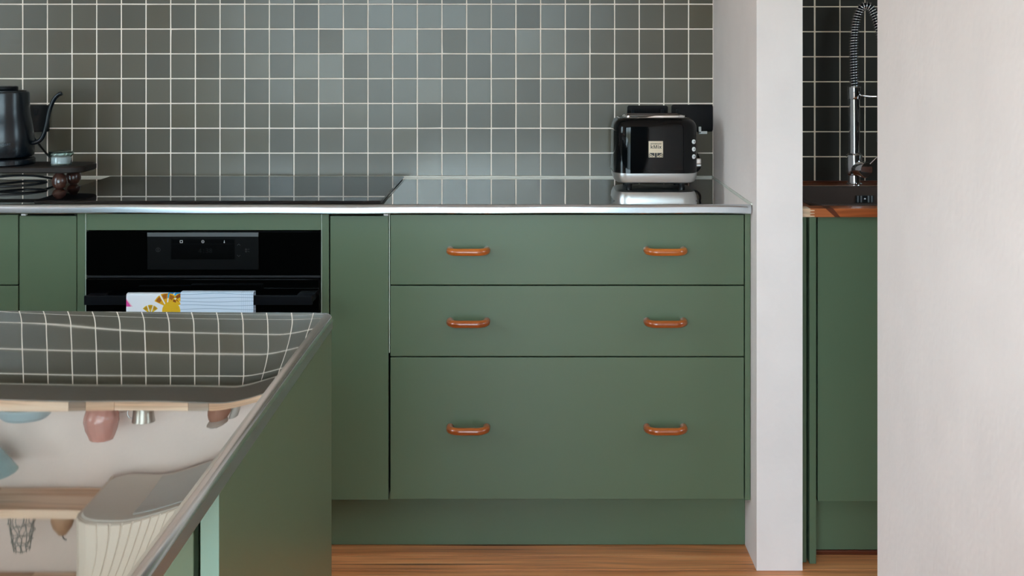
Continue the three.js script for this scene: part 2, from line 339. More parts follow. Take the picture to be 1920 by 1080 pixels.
// ---------------------------------------------------------------- oven
const screenMap = canvasTexture(1024, 336, (c, w, h) => {
  const s = w / 208;                                          // drawn in photograph pixels
  c.fillStyle = '#0b0b0b'; c.fillRect(0, 0, w, h); c.scale(s, s);
  c.strokeStyle = c.fillStyle = '#3f3f3f'; c.lineWidth = 0.7;
  c.beginPath(); c.arc(19.5, 27.5, 4, 0, 7); c.stroke(); c.fillRect(19, 25, 1, 5);
  c.lineWidth = 1; c.beginPath(); c.moveTo(168.5, 18.5); c.lineTo(171.5, 15.5); c.lineTo(174.5, 18.5); c.moveTo(168.5, 38.5); c.lineTo(171.5, 41.5); c.lineTo(174.5, 38.5); c.stroke();
  c.lineWidth = 0.7; c.strokeRect(184, 25.5, 2.4, 2.4); c.strokeRect(184, 30, 2.4, 2.4); c.beginPath(); c.moveTo(188, 27); c.lineTo(192, 26); c.moveTo(188, 30); c.lineTo(192, 32); c.stroke();
});
const displayMap = canvasTexture(1024, 320, (c, w, h) => {
  const s = w / 119; c.fillStyle = '#020202'; c.fillRect(0, 0, w, h); c.scale(s, s);
  c.fillStyle = '#101010'; c.fillRect(0, 8, 119, 1);
  c.strokeStyle = c.fillStyle = '#b9b9b9'; c.lineWidth = 1; c.strokeRect(17, 2, 4.5, 4);
  c.lineWidth = 0.9; c.beginPath(); c.arc(59.5, 4, 2.3, 0, 7); c.stroke(); c.fillRect(59, 3.4, 1.1, 1.2);
  c.beginPath(); c.arc(99.5, 5.5, 1.2, 0, 7); c.fill(); c.fillRect(99.1, 1.6, 0.9, 3.5);
  c.fillStyle = '#1f1f1f'; c.font = '11px monospace'; c.fillText('4:38', 51, 25);
});
{
  const t = thing('built_in_oven', 'black built-in oven with touch display and bar handle under the cooktop', 'oven');
  part('body', block(-1.118, -0.532, 0.170, 0.828, -3.48, -DF - 0.005), M.black, t);
  part('front_panel', slab(X(163.5, DF), X(601, DF), Y(516, DF), Y(433.5, DF), -DF - 0.006, -DF + 0.004, 0.001), M.ovenGlass, t);
  const w = 208 / 737, cp = part('control_panel', rbox(w, 0.094, 0.004, 0.0008), phys({ color: lin(0.003, 0.003, 0.003), roughness: 0.5, specularIntensity: 0.2 }), t, [X(382, DF), Y(470, DF), -DF + 0.0055]);
  const face = (gw, gh) => new THREE.PlaneGeometry(gw, gh);
  part('panel_print', face(w - 0.002, 0.0835), phys({ map: screenMap, roughness: 0.4, specularIntensity: 0.15 }), cp, [0, -0.0045, 0.00222]);
  part('display', face(119 / 737, 0.0507), phys({ map: displayMap, roughness: 0.3, specularIntensity: 0.15 }), cp, [0, 0.0045, 0.00262]);
  part('trim_strip', slab(-w / 2, w / 2, 0.037, 0.0475, 0.0005, 0.0035, 0.0004), std({ color: lin(0.13, 0.13, 0.13), roughness: 0.4, metalness: 0.9 }), cp);
  part('vent_trim', slab(X(163.5, DF), X(601, DF), Y(520.5, DF), Y(516.5, DF), -DF - 0.004, -DF + 0.002, 0.0006), std({ color: lin(0.05, 0.05, 0.052), roughness: 0.3, metalness: 0.7 }), t);
  const door = part('door', slab(X(163.5, DF), X(601, DF), 0.180, Y(521.5, DF), -DF - 0.006, -DF + 0.010, 0.0022), M.ovenGlass, t);
  part('handle', rbox(X(585, 2.925) - X(157, 2.925), 0.0228, 0.012, 0.0015, 2), M.blackSatin, door, [(X(157, 2.925) + X(585, 2.925)) / 2, 0.6663, -2.931]);
  for (const s of [-0.560, -1.087]) part('bracket', slab(s - 0.022, s + 0.022, 0.660, 0.6745, -DF + 0.009, -2.934, 0.001), M.blackSatin, door);
}

// tea towels folded over the oven handle
function towelShape(w, drop, back, off, wave) {
  const path = [], yTop = 0.6777, zf = -2.925 + off, zb = -2.937 - off, n = 26;
  for (let i = 0; i <= 10; i++) path.push([zb, yTop - back + back * i / 10, 0]);
  for (let i = 1; i <= 8; i++) { const a = Math.PI * (1 - i / 8), r = (zf - zb) / 2; path.push([(zf + zb) / 2 + r * Math.cos(a), yTop + off + Math.sin(a) * 0.0025, 0]); }
  for (let i = 1; i <= 14; i++) path.push([zf + 0.003 * i / 14, yTop - drop * i / 14, 0]);
  const P = path.length, pos = [], uv = [], idx = [], th = 0.0012;
  let len = [0]; for (let i = 1; i < P; i++) len.push(len[i - 1] + Math.hypot(path[i][0] - path[i - 1][0], path[i][1] - path[i - 1][1]));
  for (let side = 0; side < 2; side++) for (let i = 0; i < P; i++) {
    const a = path[Math.max(0, i - 1)], b = path[Math.min(P - 1, i + 1)], L = Math.hypot(b[0] - a[0], b[1] - a[1]), nz = -(a[1] - b[1]) / L * -1, ny = (a[0] - b[0]) / L * -1;
    for (let j = 0; j <= n; j++) {
      const x = (j / n - 0.5) * w, ripple = wave * Math.sin(j * 0.9 + i * 0.3) * (i > 16 ? (i - 16) / 16 : 0.1), o = (side ? -th : th) + ripple;
      pos.push(x, path[i][1] + ny * o * (side ? -1 : 1) * (side ? -1 : 1), path[i][0] + nz * o); uv.push(j / n, 1 - len[i] / len[P - 1]);
    }
  }
  const at = (s, i, j) => (s * P + i) * (n + 1) + j;
  for (let i = 0; i + 1 < P; i++) for (let j = 0; j < n; j++) {
    idx.push(at(0, i, j), at(0, i, j + 1), at(0, i + 1, j), at(0, i, j + 1), at(0, i + 1, j + 1), at(0, i + 1, j));
    idx.push(at(1, i, j), at(1, i + 1, j), at(1, i, j + 1), at(1, i, j + 1), at(1, i + 1, j), at(1, i + 1, j + 1));
  }
  for (let i = 0; i + 1 < P; i++) for (const j of [0, n]) idx.push(at(0, i, j), at(0, i + 1, j), at(1, i, j), at(1, i, j), at(0, i + 1, j), at(1, i + 1, j));
  for (const i of [0, P - 1]) for (let j = 0; j < n; j++) idx.push(at(0, i, j), at(1, i, j), at(0, i, j + 1), at(1, i, j), at(1, i, j + 1), at(0, i, j + 1));
  const g = new THREE.BufferGeometry(); g.setAttribute('position', new THREE.Float32BufferAttribute(pos, 3)); g.setAttribute('uv', new THREE.Float32BufferAttribute(uv, 2)); g.setIndex(idx); g.computeVertexNormals();
  return g;
}
const lemonMap = canvasTexture(512, 1024, (c) => {
  c.fillStyle = '#e9ecf1'; c.fillRect(0, 0, 512, 1024); c.scale(512 / 101, 1024 / 214);   // drawn in photograph pixels from the back hem over the bar to the front hem
  c.translate(0, 94);                                        // the fold over the bar
  const slice = (x, y, r, a0, a1, n, fill, inner) => { for (let i = 0; i < n; i++) { const a = a0 + (a1 - a0) * (i + 0.08) / n, b = a0 + (a1 - a0) * (i + 0.92) / n; c.fillStyle = fill; c.beginPath(); c.moveTo(x + Math.cos((a + b) / 2) * 3, y + Math.sin((a + b) / 2) * 3); c.arc(x, y, r, a, b); c.fill(); c.fillStyle = inner; c.beginPath(); c.arc(x, y, r * 0.92, a + 0.06, b - 0.06); c.arc(x, y, r * 0.62, b - 0.10, a + 0.10, true); c.fill(); } };
  c.fillStyle = '#2a9be0'; c.fillRect(77, 0, 25, 15); c.fillStyle = '#cfe6f4'; c.fillRect(87, 0, 3, 13);
  c.fillStyle = '#eeb9c8'; c.beginPath(); c.moveTo(0, 16); c.lineTo(12, 30); c.lineTo(0, 30); c.fill(); c.fillStyle = '#e24aa0'; c.beginPath(); c.moveTo(0, 18); c.lineTo(9, 30); c.lineTo(0, 30); c.fill();
  slice(76, 32, 26, Math.PI * 1.13, Math.PI * 1.95, 4, '#e0a81c', '#a5600f');
  slice(104, 25, 19, Math.PI * 0.9, Math.PI * 1.5, 2, '#e6b41e', '#8e4a10');
  c.fillStyle = '#e3b51f'; c.beginPath(); c.arc(84, 38, 17, 0, 7); c.fill();
  slice(45, 45, 18, Math.PI * 1.2, Math.PI * 1.8, 3, '#d8b32a', '#b98a18'); slice(40, 75, 26, 0, Math.PI * 2, 9, '#e0a81c', '#b06a10');
});
const stripeMap = canvasTexture(512, 1024, (c) => {
  c.fillStyle = '#d3e3f3'; c.fillRect(0, 0, 512, 1024); c.strokeStyle = '#8fa9bf'; c.lineWidth = 4;
  for (let y = 12; y < 1024; y += 30) { c.beginPath(); for (let x = 0; x <= 512; x += 16) c.lineTo(x, y + Math.sin(x * 0.011 + y) * 4); c.stroke(); }
  c.strokeStyle = 'rgba(150,175,200,0.5)'; c.lineWidth = 2; for (let x = 430; x < 512; x += 14) { c.beginPath(); c.moveTo(x, 0); c.lineTo(x, 1024); c.stroke(); }
});
lemonMap.repeat.set(1, 1); stripeMap.repeat.set(1, 1);
tag(part('tea_towel', towelShape(0.1345, 0.15, 0.12, 0.0035, 0.0006), std({ map: lemonMap, roughness: 0.95, side: THREE.DoubleSide }), scene, [-0.9325, 0, 0]), 'white tea towel with yellow lemon print hanging over the oven handle', 'towel');
tag(part(numbered('tea_towel'), towelShape(0.181, 0.16, 0.12, 0.0065, 0.0008), std({ map: stripeMap, roughness: 0.95, side: THREE.DoubleSide }), scene, [-0.7735, 0.001, 0]), 'pale blue striped tea towel hanging over the oven handle, beside the lemon one', 'towel');

// ---------------------------------------------------------------- worktop and cooktop
{
  const pts = [], r = 0.010;                                   // section with a rolled front edge, swept across the run
  const sh = new THREE.Shape(); sh.moveTo(-3.558, 0.9); for (const z of [-3.04, -3.03, -3.02, -3.01, -3.0, -2.99, -2.982, -2.975, -2.97]) sh.lineTo(z, 0.9 + 0.0009 * ((z + 3.04) / 0.07) ** 2); sh.lineTo(-2.966, 0.901);
  const sf = new THREE.Shape(); sf.moveTo(-2.966, 0.901);
  for (let k = 1; k <= 8; k++) { const a = Math.PI / 2 - k / 8 * Math.PI / 2; sf.lineTo(-2.966 + r * Math.cos(a), 0.901 - r + r * Math.sin(a)); }
  sf.lineTo(-2.9555, 0.8805); sf.lineTo(-2.958, 0.878); sf.lineTo(-2.966, 0.878); sf.closePath(); sh.lineTo(-2.966, 0.878);
  sh.lineTo(-3.558, 0.878); sh.closePath();
  const top = thing('steel_worktop', 'long brushed stainless steel worktop along the tiled wall', 'worktop');
  for (const [shape, name, mat] of [[sh, 'top_sheet', M.steel], [sf, 'front_edge', M.steelEdge]]) {
  const g = new THREE.ExtrudeGeometry(shape, { depth: 1, bevelEnabled: false, steps: 150, curveSegments: 4 }), p = g.attributes.position;
  for (let i = 0; i < p.count; i++) {
    const z = p.getX(i), y = p.getY(i), t = p.getZ(i), x = -2.5 + t * 3.063, front = smooth(-2.968, -2.96, z);
    p.setXYZ(i, x, y + front * 0.0006 * Math.sin(x * 5 + 1) + front * 0.0005 * Math.sin(x * 17), z + front * 0.0008 * Math.sin(x * 9));
  }
  part(name, creased(g, 0.5), mat, top);
  }
}
{
  const t = thing('cooktop', 'flush black glass cooktop set on the steel worktop by the tiled wall', 'cooktop', [-0.8145, 0.9012, -3.254]);
  part('glass_plate', stack([{ y: 0, w: 0.881, d: 0.550, r: 0.006 }, { y: 0.0045, w: 0.885, d: 0.554, r: 0.007 }, { y: 0.0068, w: 0.881, d: 0.550, r: 0.006 }], 5, 0.2), M.blackGlass, t);
}

// ---------------------------------------------------------------- toaster
const badgeMap = canvasTexture(270, 300, (c) => {
  c.fillStyle = '#d9c3a8'; c.fillRect(0, 0, 270, 300);
  c.fillStyle = '#171310'; c.textAlign = 'center'; c.font = 'bold 41px sans-serif'; c.fillText('KENWOOD', 137, 62, 216);
  c.font = 'bold 92px sans-serif'; c.fillText('kMix', 137, 138, 232);
  c.fillStyle = '#1b120e'; c.fillRect(0, 220, 270, 80); c.save(); c.beginPath(); c.rect(0, 220, 270, 80); c.clip();
  c.fillStyle = '#e3cdb0'; c.fillRect(108, 220, 8, 80); c.fillRect(154, 220, 8, 80); c.fillRect(0, 290, 108, 10); c.fillRect(162, 290, 108, 10);
  c.strokeStyle = '#e3cdb0'; c.lineWidth = 11; for (const [a, b, d, e] of [[0, 226, 100, 290], [0, 256, 56, 292], [270, 226, 170, 290], [270, 256, 214, 292]]) { c.beginPath(); c.moveTo(a, b); c.lineTo(d, e); c.stroke(); }
  c.restore();
});
{
  const TX = 0.3635, TZ = -3.407, t = thing('toaster', 'glossy black two-slot toaster with silver base standing at the right end of the worktop', 'toaster', [TX, 0.9, TZ]);
  const body = [{ y: 0.040, w: 0.2385, d: 0.184, r: 0.046 }, { y: 0.090, w: 0.2395, d: 0.186, r: 0.046 }, { y: 0.150, w: 0.2385, d: 0.184, r: 0.046 }];
  for (let k = 0; k <= 8; k++) { const a = k / 8 * Math.PI / 2, q = 0.030; body.push({ y: 0.166 + q * Math.sin(a), w: 0.238 - 2 * q * (1 - Math.cos(a)), d: 0.1835 - 2 * q * (1 - Math.cos(a)), r: 0.046 - 0.4 * q * (1 - Math.cos(a)) }); }
  part('body', stack(body, 12, 0.9), M.blackGloss, t);
  part('base', stack([{ y: 0.0105, w: 0.212, d: 0.160, r: 0.038 }, { y: 0.014, w: 0.226, d: 0.174, r: 0.042 }, { y: 0.026, w: 0.237, d: 0.184, r: 0.046 }, { y: 0.0395, w: 0.2405, d: 0.187, r: 0.047 }], 12, 0.6), M.satin, t);
  for (const [x, z] of [[-0.075, 0.06], [0.075, 0.06], [-0.075, -0.06], [0.075, -0.06]]) part('foot', lathe([[0, 0], [0.0075, 0], [0.0085, 0.002], [0.0085, 0.0118], [0, 0.0118]], 20), M.rubber, t, [x, 0, z]);
  const bz = part('bezel', stack([{ y: 0.1945, w: 0.176, d: 0.110, r: 0.022 }, { y: 0.2005, w: 0.174, d: 0.108, r: 0.021 }, { y: 0.202, w: 0.170, d: 0.104, r: 0.020 }], 8, 0.5), M.chrome, t);
  for (const z of [-0.026, 0.026]) part('slot', stack([{ y: 0.2015, w: 0.148, d: 0.030, r: 0.008 }, { y: 0.2026, w: 0.148, d: 0.030, r: 0.008 }], 5, 0.5), std({ color: lin(0.05, 0.022, 0.014), roughness: 0.5 }), bz, [0, 0, z]);  // reddish brown stands for the reflection inside the slots
  part('badge', [slab(-0.0205, 0.0205, 0.0855, 0.1315, 0.0905, 0.0938, 0.0006)], std({ color: lin(0.52, 0.42, 0.33), roughness: 0.3, metalness: 0.5 }), t, [-0.0025, 0, 0]);
  part('badge_print', new THREE.PlaneGeometry(0.0398, 0.0448).translate(-0.0025, 0.1085, 0.0940), std({ map: badgeMap, roughness: 0.4 }), t);
  for (const [i, y] of [0.1285, 0.1075, 0.0865].entries()) {
    const b = part('button', new THREE.CylinderGeometry(0.0062, 0.0068, 0.005, 24).rotateX(Math.PI / 2), M.white, t, [0.1060, y, 0.0795], [0, 0.72, 0]);
    part('button_centre', new THREE.CylinderGeometry(0.0027, 0.0027, 0.0012, 16).rotateX(Math.PI / 2), M.greyPlastic, b, [0, 0, 0.0028]);
  }
  part('lever', [rbox(0.020, 0.017, 0.026, 0.004, 2).translate(0.128, 0.066, 0.0)], M.steelBright, t);
  part('lever_knob', [rbox(0.016, 0.008, 0.030, 0.003, 2).translate(0.130, 0.0545, 0.0)], M.satin, t);
  part('cord', tube([[0.118, 0.028, -0.06], [0.135, 0.030, -0.060], [0.146, 0.045, -0.066], [0.145, 0.066, -0.085], [0.140, 0.085, -0.118], [0.140, 0.120, -0.137]], 0.0034, 50, 10), M.rubber, t);
}

// ---------------------------------------------------------------- power points
function outlet(label, x0, x1, y0, y1, switches) {
  const t = thing('power_outlet', label, 'power outlet', [(x0 + x1) / 2, (y0 + y1) / 2, -ZB + 0.0005], null), w = x1 - x0, h = y1 - y0;
  const plate = new THREE.Shape(), r = 0.006, hw = w / 2, hh = h / 2;
  plate.moveTo(-hw + r, -hh); plate.lineTo(hw - r, -hh); plate.absarc(hw - r, -hh + r, r, -Math.PI / 2, 0); plate.lineTo(hw, hh - r); plate.absarc(hw - r, hh - r, r, 0, Math.PI / 2); plate.lineTo(-hw + r, hh); plate.absarc(-hw + r, hh - r, r, Math.PI / 2, Math.PI); plate.lineTo(-hw, -hh + r); plate.absarc(-hw + r, -hh + r, r, Math.PI, Math.PI * 1.5);
  part('plate', new THREE.ExtrudeGeometry(plate, { depth: 0.007, bevelEnabled: true, bevelSize: 0.001, bevelThickness: 0.0012, bevelSegments: 3, curveSegments: 6 }), M.blackPlate, t);
  for (const sx of switches) part('switch', rbox(0.010, 0.018, 0.004, 0.0012, 2), M.blackSatin, t, [sx, h * 0.22, 0.009]);
  return t;
}
const D1 = 3.553;
outlet('black power outlet plate partly hidden behind the kettle', X(90, D1) - 0.124, X(90, D1) - 0.001, 1.040, Y(197.5, D1), [-0.03, 0.0245]);
outlet('black power outlet plate above the toaster, left of the deeper plate', X(1177, D1), X(1252, D1), 1.046, Y(198.5, D1), [-0.045, 0.045]);
{ // deeper plate next to the white wall
  const o = outlet('black power outlet plate in the corner by the white wall, right of the toaster', X(1260, D1), X(1336.5, D1), Y(246.5, D1), Y(197, D1), [-0.044]);
  const pl = tag(part(numbered('plug'), [rbox(0.008, 0.022, 0.007, 0.0018, 2).translate(-0.009, 0, 0), rbox(0.026, 0.0085, 0.007, 0.0018, 2).translate(0, -0.0070, 0)], M.white, scene, [0.5300, 1.0440, -3.558]), 'small white plug body peeking out below the corner outlet plate', 'plug');
}

// ---------------------------------------------------------------- riser stand, kettle, jar
{
  const t = thing('riser_stand', 'dark wooden board on reddish bun feet standing at the left end of the worktop', 'stand', [-1.49, 0.9, -3.345]);
  part('board', metreUV(stack([{ y: 0.045, w: 0.482, d: 0.146, r: 0.040 }, { y: 0.048, w: 0.490, d: 0.154, r: 0.044 }, { y: 0.060, w: 0.490, d: 0.154, r: 0.044 }, { y: 0.063, w: 0.484, d: 0.148, r: 0.041 }], 10, 0.6)), M.riser, t);
  const foot = metreUV(lathe([[0, 0], [0.010, 0], [0.0165, 0.006], [0.0205, 0.016], [0.0205, 0.025], [0.0165, 0.036], [0.011, 0.041], [0.0105, 0.0455], [0, 0.0455]], 32, 1.2));
  for (const [x, z] of [[0.175, 0.052], [0.175, -0.05], [-0.175, 0.052], [-0.175, -0.05]]) part('foot', foot, M.riserFoot, t, [x, x > 0 ? 0 : 0.0, z]);
}
let KB;
const KX = -1.490, KZ = -3.340, BT = 0.9635;
{
  const b = KB = thing('kettle_base', 'round black heating base under the kettle on the dark board', 'kettle base', [KX, BT, KZ]);
  part('disc', lathe([[0, 0], [0.079, 0], [0.082, 0.003], [0.082, 0.015], [0.079, 0.018], [0.055, 0.0195], [0, 0.0195]], 64, 0.5), M.kettle, b);
}
const kettleText = canvasTexture(512, 128, (c, w, h) => { c.fillStyle = '#040608'; c.fillRect(0, 0, w, h); c.fillStyle = '#39434c'; c.font = 'bold 100px sans-serif'; c.fillText('LUART', 36, 100, 440); });
{
  const t = thing('gooseneck_kettle', 'matte black gooseneck kettle standing on its base at the left frame edge', 'kettle', [KX, BT + 0.0195, KZ]);
  part('body', lathe([[0, 0.002], [0.070, 0.002], [0.0775, 0.005], [0.0795, 0.012], [0.0795, 0.045], [0.0790, 0.060], [0.0765, 0.082], [0.0725, 0.105], [0.0690, 0.122], [0.0672, 0.140], [0.0665, 0.182], [0.0655, 0.1865], [0.060, 0.1885], [0, 0.1885]], 72, 0.6), M.kettle, t);
  const lid = part('lid', lathe([[0, 0.1865], [0.058, 0.1865], [0.058, 0.190], [0.056, 0.1915], [0, 0.1915]], 56, 0.5), M.kettle, t);
  part('knob', lathe([[0, 0.191], [0.0355, 0.191], [0.0365, 0.193], [0.0365, 0.2], [0.034, 0.2025], [0, 0.2025]], 40, 0.5), M.blackSatin, lid);
  const s = 659 / 1, P = (px, py) => [X(px, 3.34) - KX, Y(py, 3.34) - BT - 0.0195, 0];
  part('spout', tube([P(50, 269), P(64, 267.5), P(75, 263), P(82, 252), P(87, 234), P(91.5, 212), P(97, 195), P(103, 184), P(110, 177.5), P(116, 175)], 0.0060, 80, 14), M.kettle, t);
  part('handle', tube([[-0.064, 0.165, 0], [-0.095, 0.172, 0], [-0.122, 0.160, 0], [-0.126, 0.11, 0], [-0.120, 0.06, 0]], 0.009, 50, 14), M.blackSatin, t);
  // lettering low on the body, on a patch that follows its curve
  const L = new THREE.CylinderGeometry(0.0798, 0.0798, 0.0115, 20, 1, true, 0.24, 0.56);
  part('lettering', L.translate(0, 0.0425, 0), phys({ map: kettleText, roughness: 0.25, specularIntensity: 0.8 }), t);
}
{ // cord of the kettle base, lying in loops on the worktop and running up to the outlet
  const y = 0.9118;
  part('power_cord', [
    tube([[-1.52, 1.052, -3.548], [-1.489, 1.026, -3.53], [-1.437, 0.985, -3.49], [-1.402, 0.955, -3.475], [-1.388, 0.93, -3.46], [-1.385, y, -3.44], [-1.43, y + 0.012, -3.40], [-1.50, y + 0.012, -3.40], [-1.56, y + 0.006, -3.38], [-1.60, y, -3.34], [-1.57, y, -3.27], [-1.50, y, -3.24], [-1.44, y, -3.245], [-1.39, y, -3.285], [-1.375, y, -3.35], [-1.44, y, -3.37], [-1.50, y, -3.30], [-1.52, 0.93, -3.32], [-1.52, 0.945, -3.335]], 0.0034, 260, 8)], M.rubber, KB, [-KX, -BT, -KZ]);
}
{
  const t = thing('glass_jar', 'small clear glass jar with a green-tinted rim on the dark board', 'jar', [X(114.5, 3.33), BT, -3.33]);
  part('jar_body', lathe([[0, 0], [0.0270, 0], [0.0292, 0.003], [0.0295, 0.024], [0.0310, 0.027], [0.0290, 0.0275], [0.0270, 0.024], [0.0265, 0.004], [0, 0.0035]], 40, 0.5), M.glass, t);
  part('jar_rim', lathe([[0.0285, 0.0270], [0.0330, 0.0275], [0.0342, 0.0300], [0.0342, 0.0355], [0.0325, 0.0378], [0, 0.0385], [0, 0.0355], [0.0285, 0.034], [0.0285, 0.0270]], 40, 0.5), phys({ color: lin(0.93, 0.99, 0.96), roughness: 0.04, transmission: 1, thickness: 0.004, ior: 1.5, attenuationColor: lin(0.35, 0.75, 0.6), attenuationDistance: 0.06 }), t);
  part('contents', lathe([[0, 0.0038], [0.0258, 0.0042], [0.0262, 0.022], [0.018, 0.0235], [0, 0.024]], 40, 0.5), M.salt, t);
}

// ---------------------------------------------------------------- island
const IX = -0.298, IN = 0.80, IF = 1.80;
{
  const t = thing('kitchen_island', 'green kitchen island body under the mirror-like steel top in the foreground', 'island');
  part('end_panel', slab(-0.3185, -0.3005, 0.001, 0.8695, -1.796, -1.142, 0.0012), M.green, t);
  part('edge_strip', slab(-0.3185, -0.3005, 0.001, 0.8695, -1.1418, -1.1410, 0.0003), std({ color: lin(0.17, 0.26, 0.20), roughness: 0.45 }), t);  // paler green paints the window light falling on this front edge
  part('back_panel', slab(-2.15, -0.3275, 0.001, 0.8695, -1.168, -1.150, 0.0012), M.green, t);
  part('carcass', [block(-2.15, -0.319, 0.15, 0.86, -1.775, -1.757), block(-0.3270, -0.3186, 0.10, 0.8695, -1.75, -1.17), block(-2.15, -2.13, 0.001, 0.8695, -1.757, -1.168), block(-2.15, -0.319, 0.001, 0.148, -1.72, -1.70)], M.green, t);
}
{ // steel top: one skin with a rolled rim, dented by a fraction of a millimetre as folded sheet is
  const r = 0.011, x0 = -2.2 + r, x1 = IX - r, d0 = IN + r, d1 = IF - r, TH = 0.030, TOP = 0.9;
  const ease = (t) => t * t * t * (t * (6 * t - 15) + 10);
  const gnoise = (x, z, s) => { const g = (i, j) => lattice[((i * 131 + j * 57 + s * 911) % 4096 + 4096) % 4096] - 0.5, ix = Math.floor(x), iz = Math.floor(z), u = ease(x - ix), v = ease(z - iz); return (g(ix, iz) * (1 - u) + g(ix + 1, iz) * u) * (1 - v) + (g(ix, iz + 1) * (1 - u) + g(ix + 1, iz + 1) * u) * v; };
  const soft = (t) => Math.log(1 + Math.exp(t));
  const wave = (x, d) => {
    const e = clamp((x - (IX - 0.055)) / 0.055), f = clamp((d - (IF - 0.09)) / 0.09);
    return -0.0011 * e * e * e - 0.0011 * f * f * f * smooth(-0.95, -0.55, x) - 0.0004 * f * f
      - 0.0135 * (x + 0.75) * soft((d - 1.45) / 0.08) * 0.08 + 0.0022 * (d - 0.05 * soft((d - 1.58) / 0.05)) - 0.0034 + 0.0010 * gnoise(x * 2.6 + 3.1, d * 3.2, 5) + 0.00022 * gnoise(x * 6 + 1.7, d * 7, 9);
  };
  const xs = [], ds = [];
  for (let x = x0; x < IX - 0.075; x += 0.012) xs.push(x); for (let k = 0; k <= 40; k++) xs.push(IX - 0.075 + (x1 - IX + 0.075) * k / 40);
  for (let d = d0; d < IF - 0.11; d += 0.006) ds.push(d); for (let k = 0; k <= 26; k++) ds.push(IF - 0.11 + (d1 - IF + 0.11) * k / 26);
  const pos = [], idx = [], nx = xs.length, nd = ds.length, put = (x, y, d) => pos.push(x, TOP + y + wave(x, d), -d) / 3 - 1;
  for (const d of ds) for (const x of xs) put(x, 0, d);
  for (let j = 0; j + 1 < nd; j++) for (let i = 0; i + 1 < nx; i++) { const a = j * nx + i; idx.push(a, a + 1, a + nx, a + 1, a + nx + 1, a + nx); }
  const rim = [];                                              // walks round the flat: right, far, left, near
  const corner = (x, d, a0) => { for (let k = 0; k <= 6; k++) rim.push([x, d, a0 + k / 6 * Math.PI / 2]); };
  for (const d of ds.slice(1, -1)) rim.push([x1, d, 0]); corner(x1, d1, 0);
  for (const x of [...xs].reverse().slice(1, -1)) rim.push([x, d1, Math.PI / 2]); corner(x0, d1, Math.PI / 2);
  for (const d of [...ds].reverse().slice(1, -1)) rim.push([x0, d, Math.PI]); corner(x0, d0, Math.PI);
  for (const x of xs.slice(1, -1)) rim.push([x, d0, Math.PI * 1.5]); corner(x1, d0, Math.PI * 1.5);
  const levels = []; for (let k = 0; k <= 8; k++) { const a = k / 8 * Math.PI / 2; levels.push([r * Math.sin(a), -r * (1 - Math.cos(a))]); }
  levels.push([r, -TH + 0.003], [r - 0.003, -TH], [-0.02, -TH]);
  const skin = (p, k) => { const g = new THREE.BufferGeometry(); g.setAttribute('position', new THREE.Float32BufferAttribute(p, 3)); g.setIndex(k); return metreUV(creased(g, 0.5)); };
  const R = rim.length;
  const band = (levels) => {
  const rp = [], ri = [];
  for (const [o, y] of levels) for (const [x, d, a] of rim) rp.push(x + o * Math.cos(a), TOP + y + wave(x, d) * (y > -0.02 ? 1 : 0), -d - o * Math.sin(a));
  for (let l = 0; l + 1 < levels.length; l++) for (let i = 0; i < R; i++) { const a = l * R + i, b = l * R + (i + 1) % R; ri.push(a, a + R, b, b, a + R, b + R); }
  return skin(rp, ri);
  };
  const t = thing('island_top', 'polished stainless steel island top in the left foreground mirroring tiles and shelf', 'worktop');
  part('top_sheet', skin(pos, idx), M.steel, t);
  part('rolled_edge', band(levels.slice(0, 9)), M.steelRoll, t);
  part('rim', band(levels.slice(8)), M.steelBrushed, t);
}

// ---------------------------------------------------------------- shelves and hood above the frame (seen mirrored in the island top)
function shelf(label, y, x0, x1, cuts) {
  const t = thing('wall_shelf', label, 'shelf');
  const mats = [M.shelfPale, M.shelfGrey, M.shelf, M.shelfPale, M.shelfGrey, M.shelf];
  const xs = [x0, ...cuts, x1];
  for (let i = 0; i + 1 < xs.length; i++) part('stave', metreUV(rbox(xs[i + 1] - xs[i] - 0.0004, 0.026, 0.164, 0.0012), rr(0, 3), rr(0, 3)), mats[i % 6], t, [(xs[i] + xs[i + 1]) / 2, y + 0.013, -ZB + 0.0835]);
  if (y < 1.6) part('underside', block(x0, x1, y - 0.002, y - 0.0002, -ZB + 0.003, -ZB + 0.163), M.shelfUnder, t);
  return t;
}
shelf('long pale timber shelf just above the tiles, mirrored in the island top', 1.537, -2.45, 0.555, [-1.335, -1.285, -1.20, -0.985, -0.925, -0.3, 0.1]);
shelf('middle timber shelf left of the range hood, seen mirrored in the island top', 1.862, -2.45, -1.268, [-2.0, -1.72, -1.6]);
shelf('top timber shelf left of the range hood, only its mirrored underside showing', 2.108, -2.45, -1.268, [-2.05, -1.7, -1.5]);
const S1 = 1.5635, S2 = 1.8885, SZ = -ZB + 0.095;
const sx = (px) => (px - VX) / 638;
{
  const t = thing('pink_vase', 'pink textured glass vase standing on the long shelf, mirrored in the island top', 'vase', [sx(184), S1, SZ]);
  const prof = [[0, 0], [0.030, 0], [0.042, 0.012], [0.050, 0.036], [0.0505, 0.055], [0.046, 0.080], [0.037, 0.105], [0.033, 0.116], [0.0305, 0.116], [0.034, 0.103], [0.043, 0.078], [0.047, 0.052], [0.045, 0.034], [0.036, 0.012], [0, 0.006]];
  const g = new THREE.LatheGeometry(prof.map(([r, y]) => new THREE.Vector2(r, y)), 60), p = g.attributes.position;
  for (let i = 0; i < p.count; i++) { const a = Math.atan2(p.getZ(i), p.getX(i)), k = 1 + 0.028 * Math.cos(a * 12 + Math.sin(p.getY(i) * 80) * 1.6); p.setX(i, p.getX(i) * k); p.setZ(i, p.getZ(i) * k); }
  g.computeVertexNormals();
  part('vase_body', g, phys({ color: lin(0.86, 0.50, 0.44), roughness: 0.14, transmission: 0.4, thickness: 0, bumpMap: glaze, bumpScale: 0.02 }), t);
}
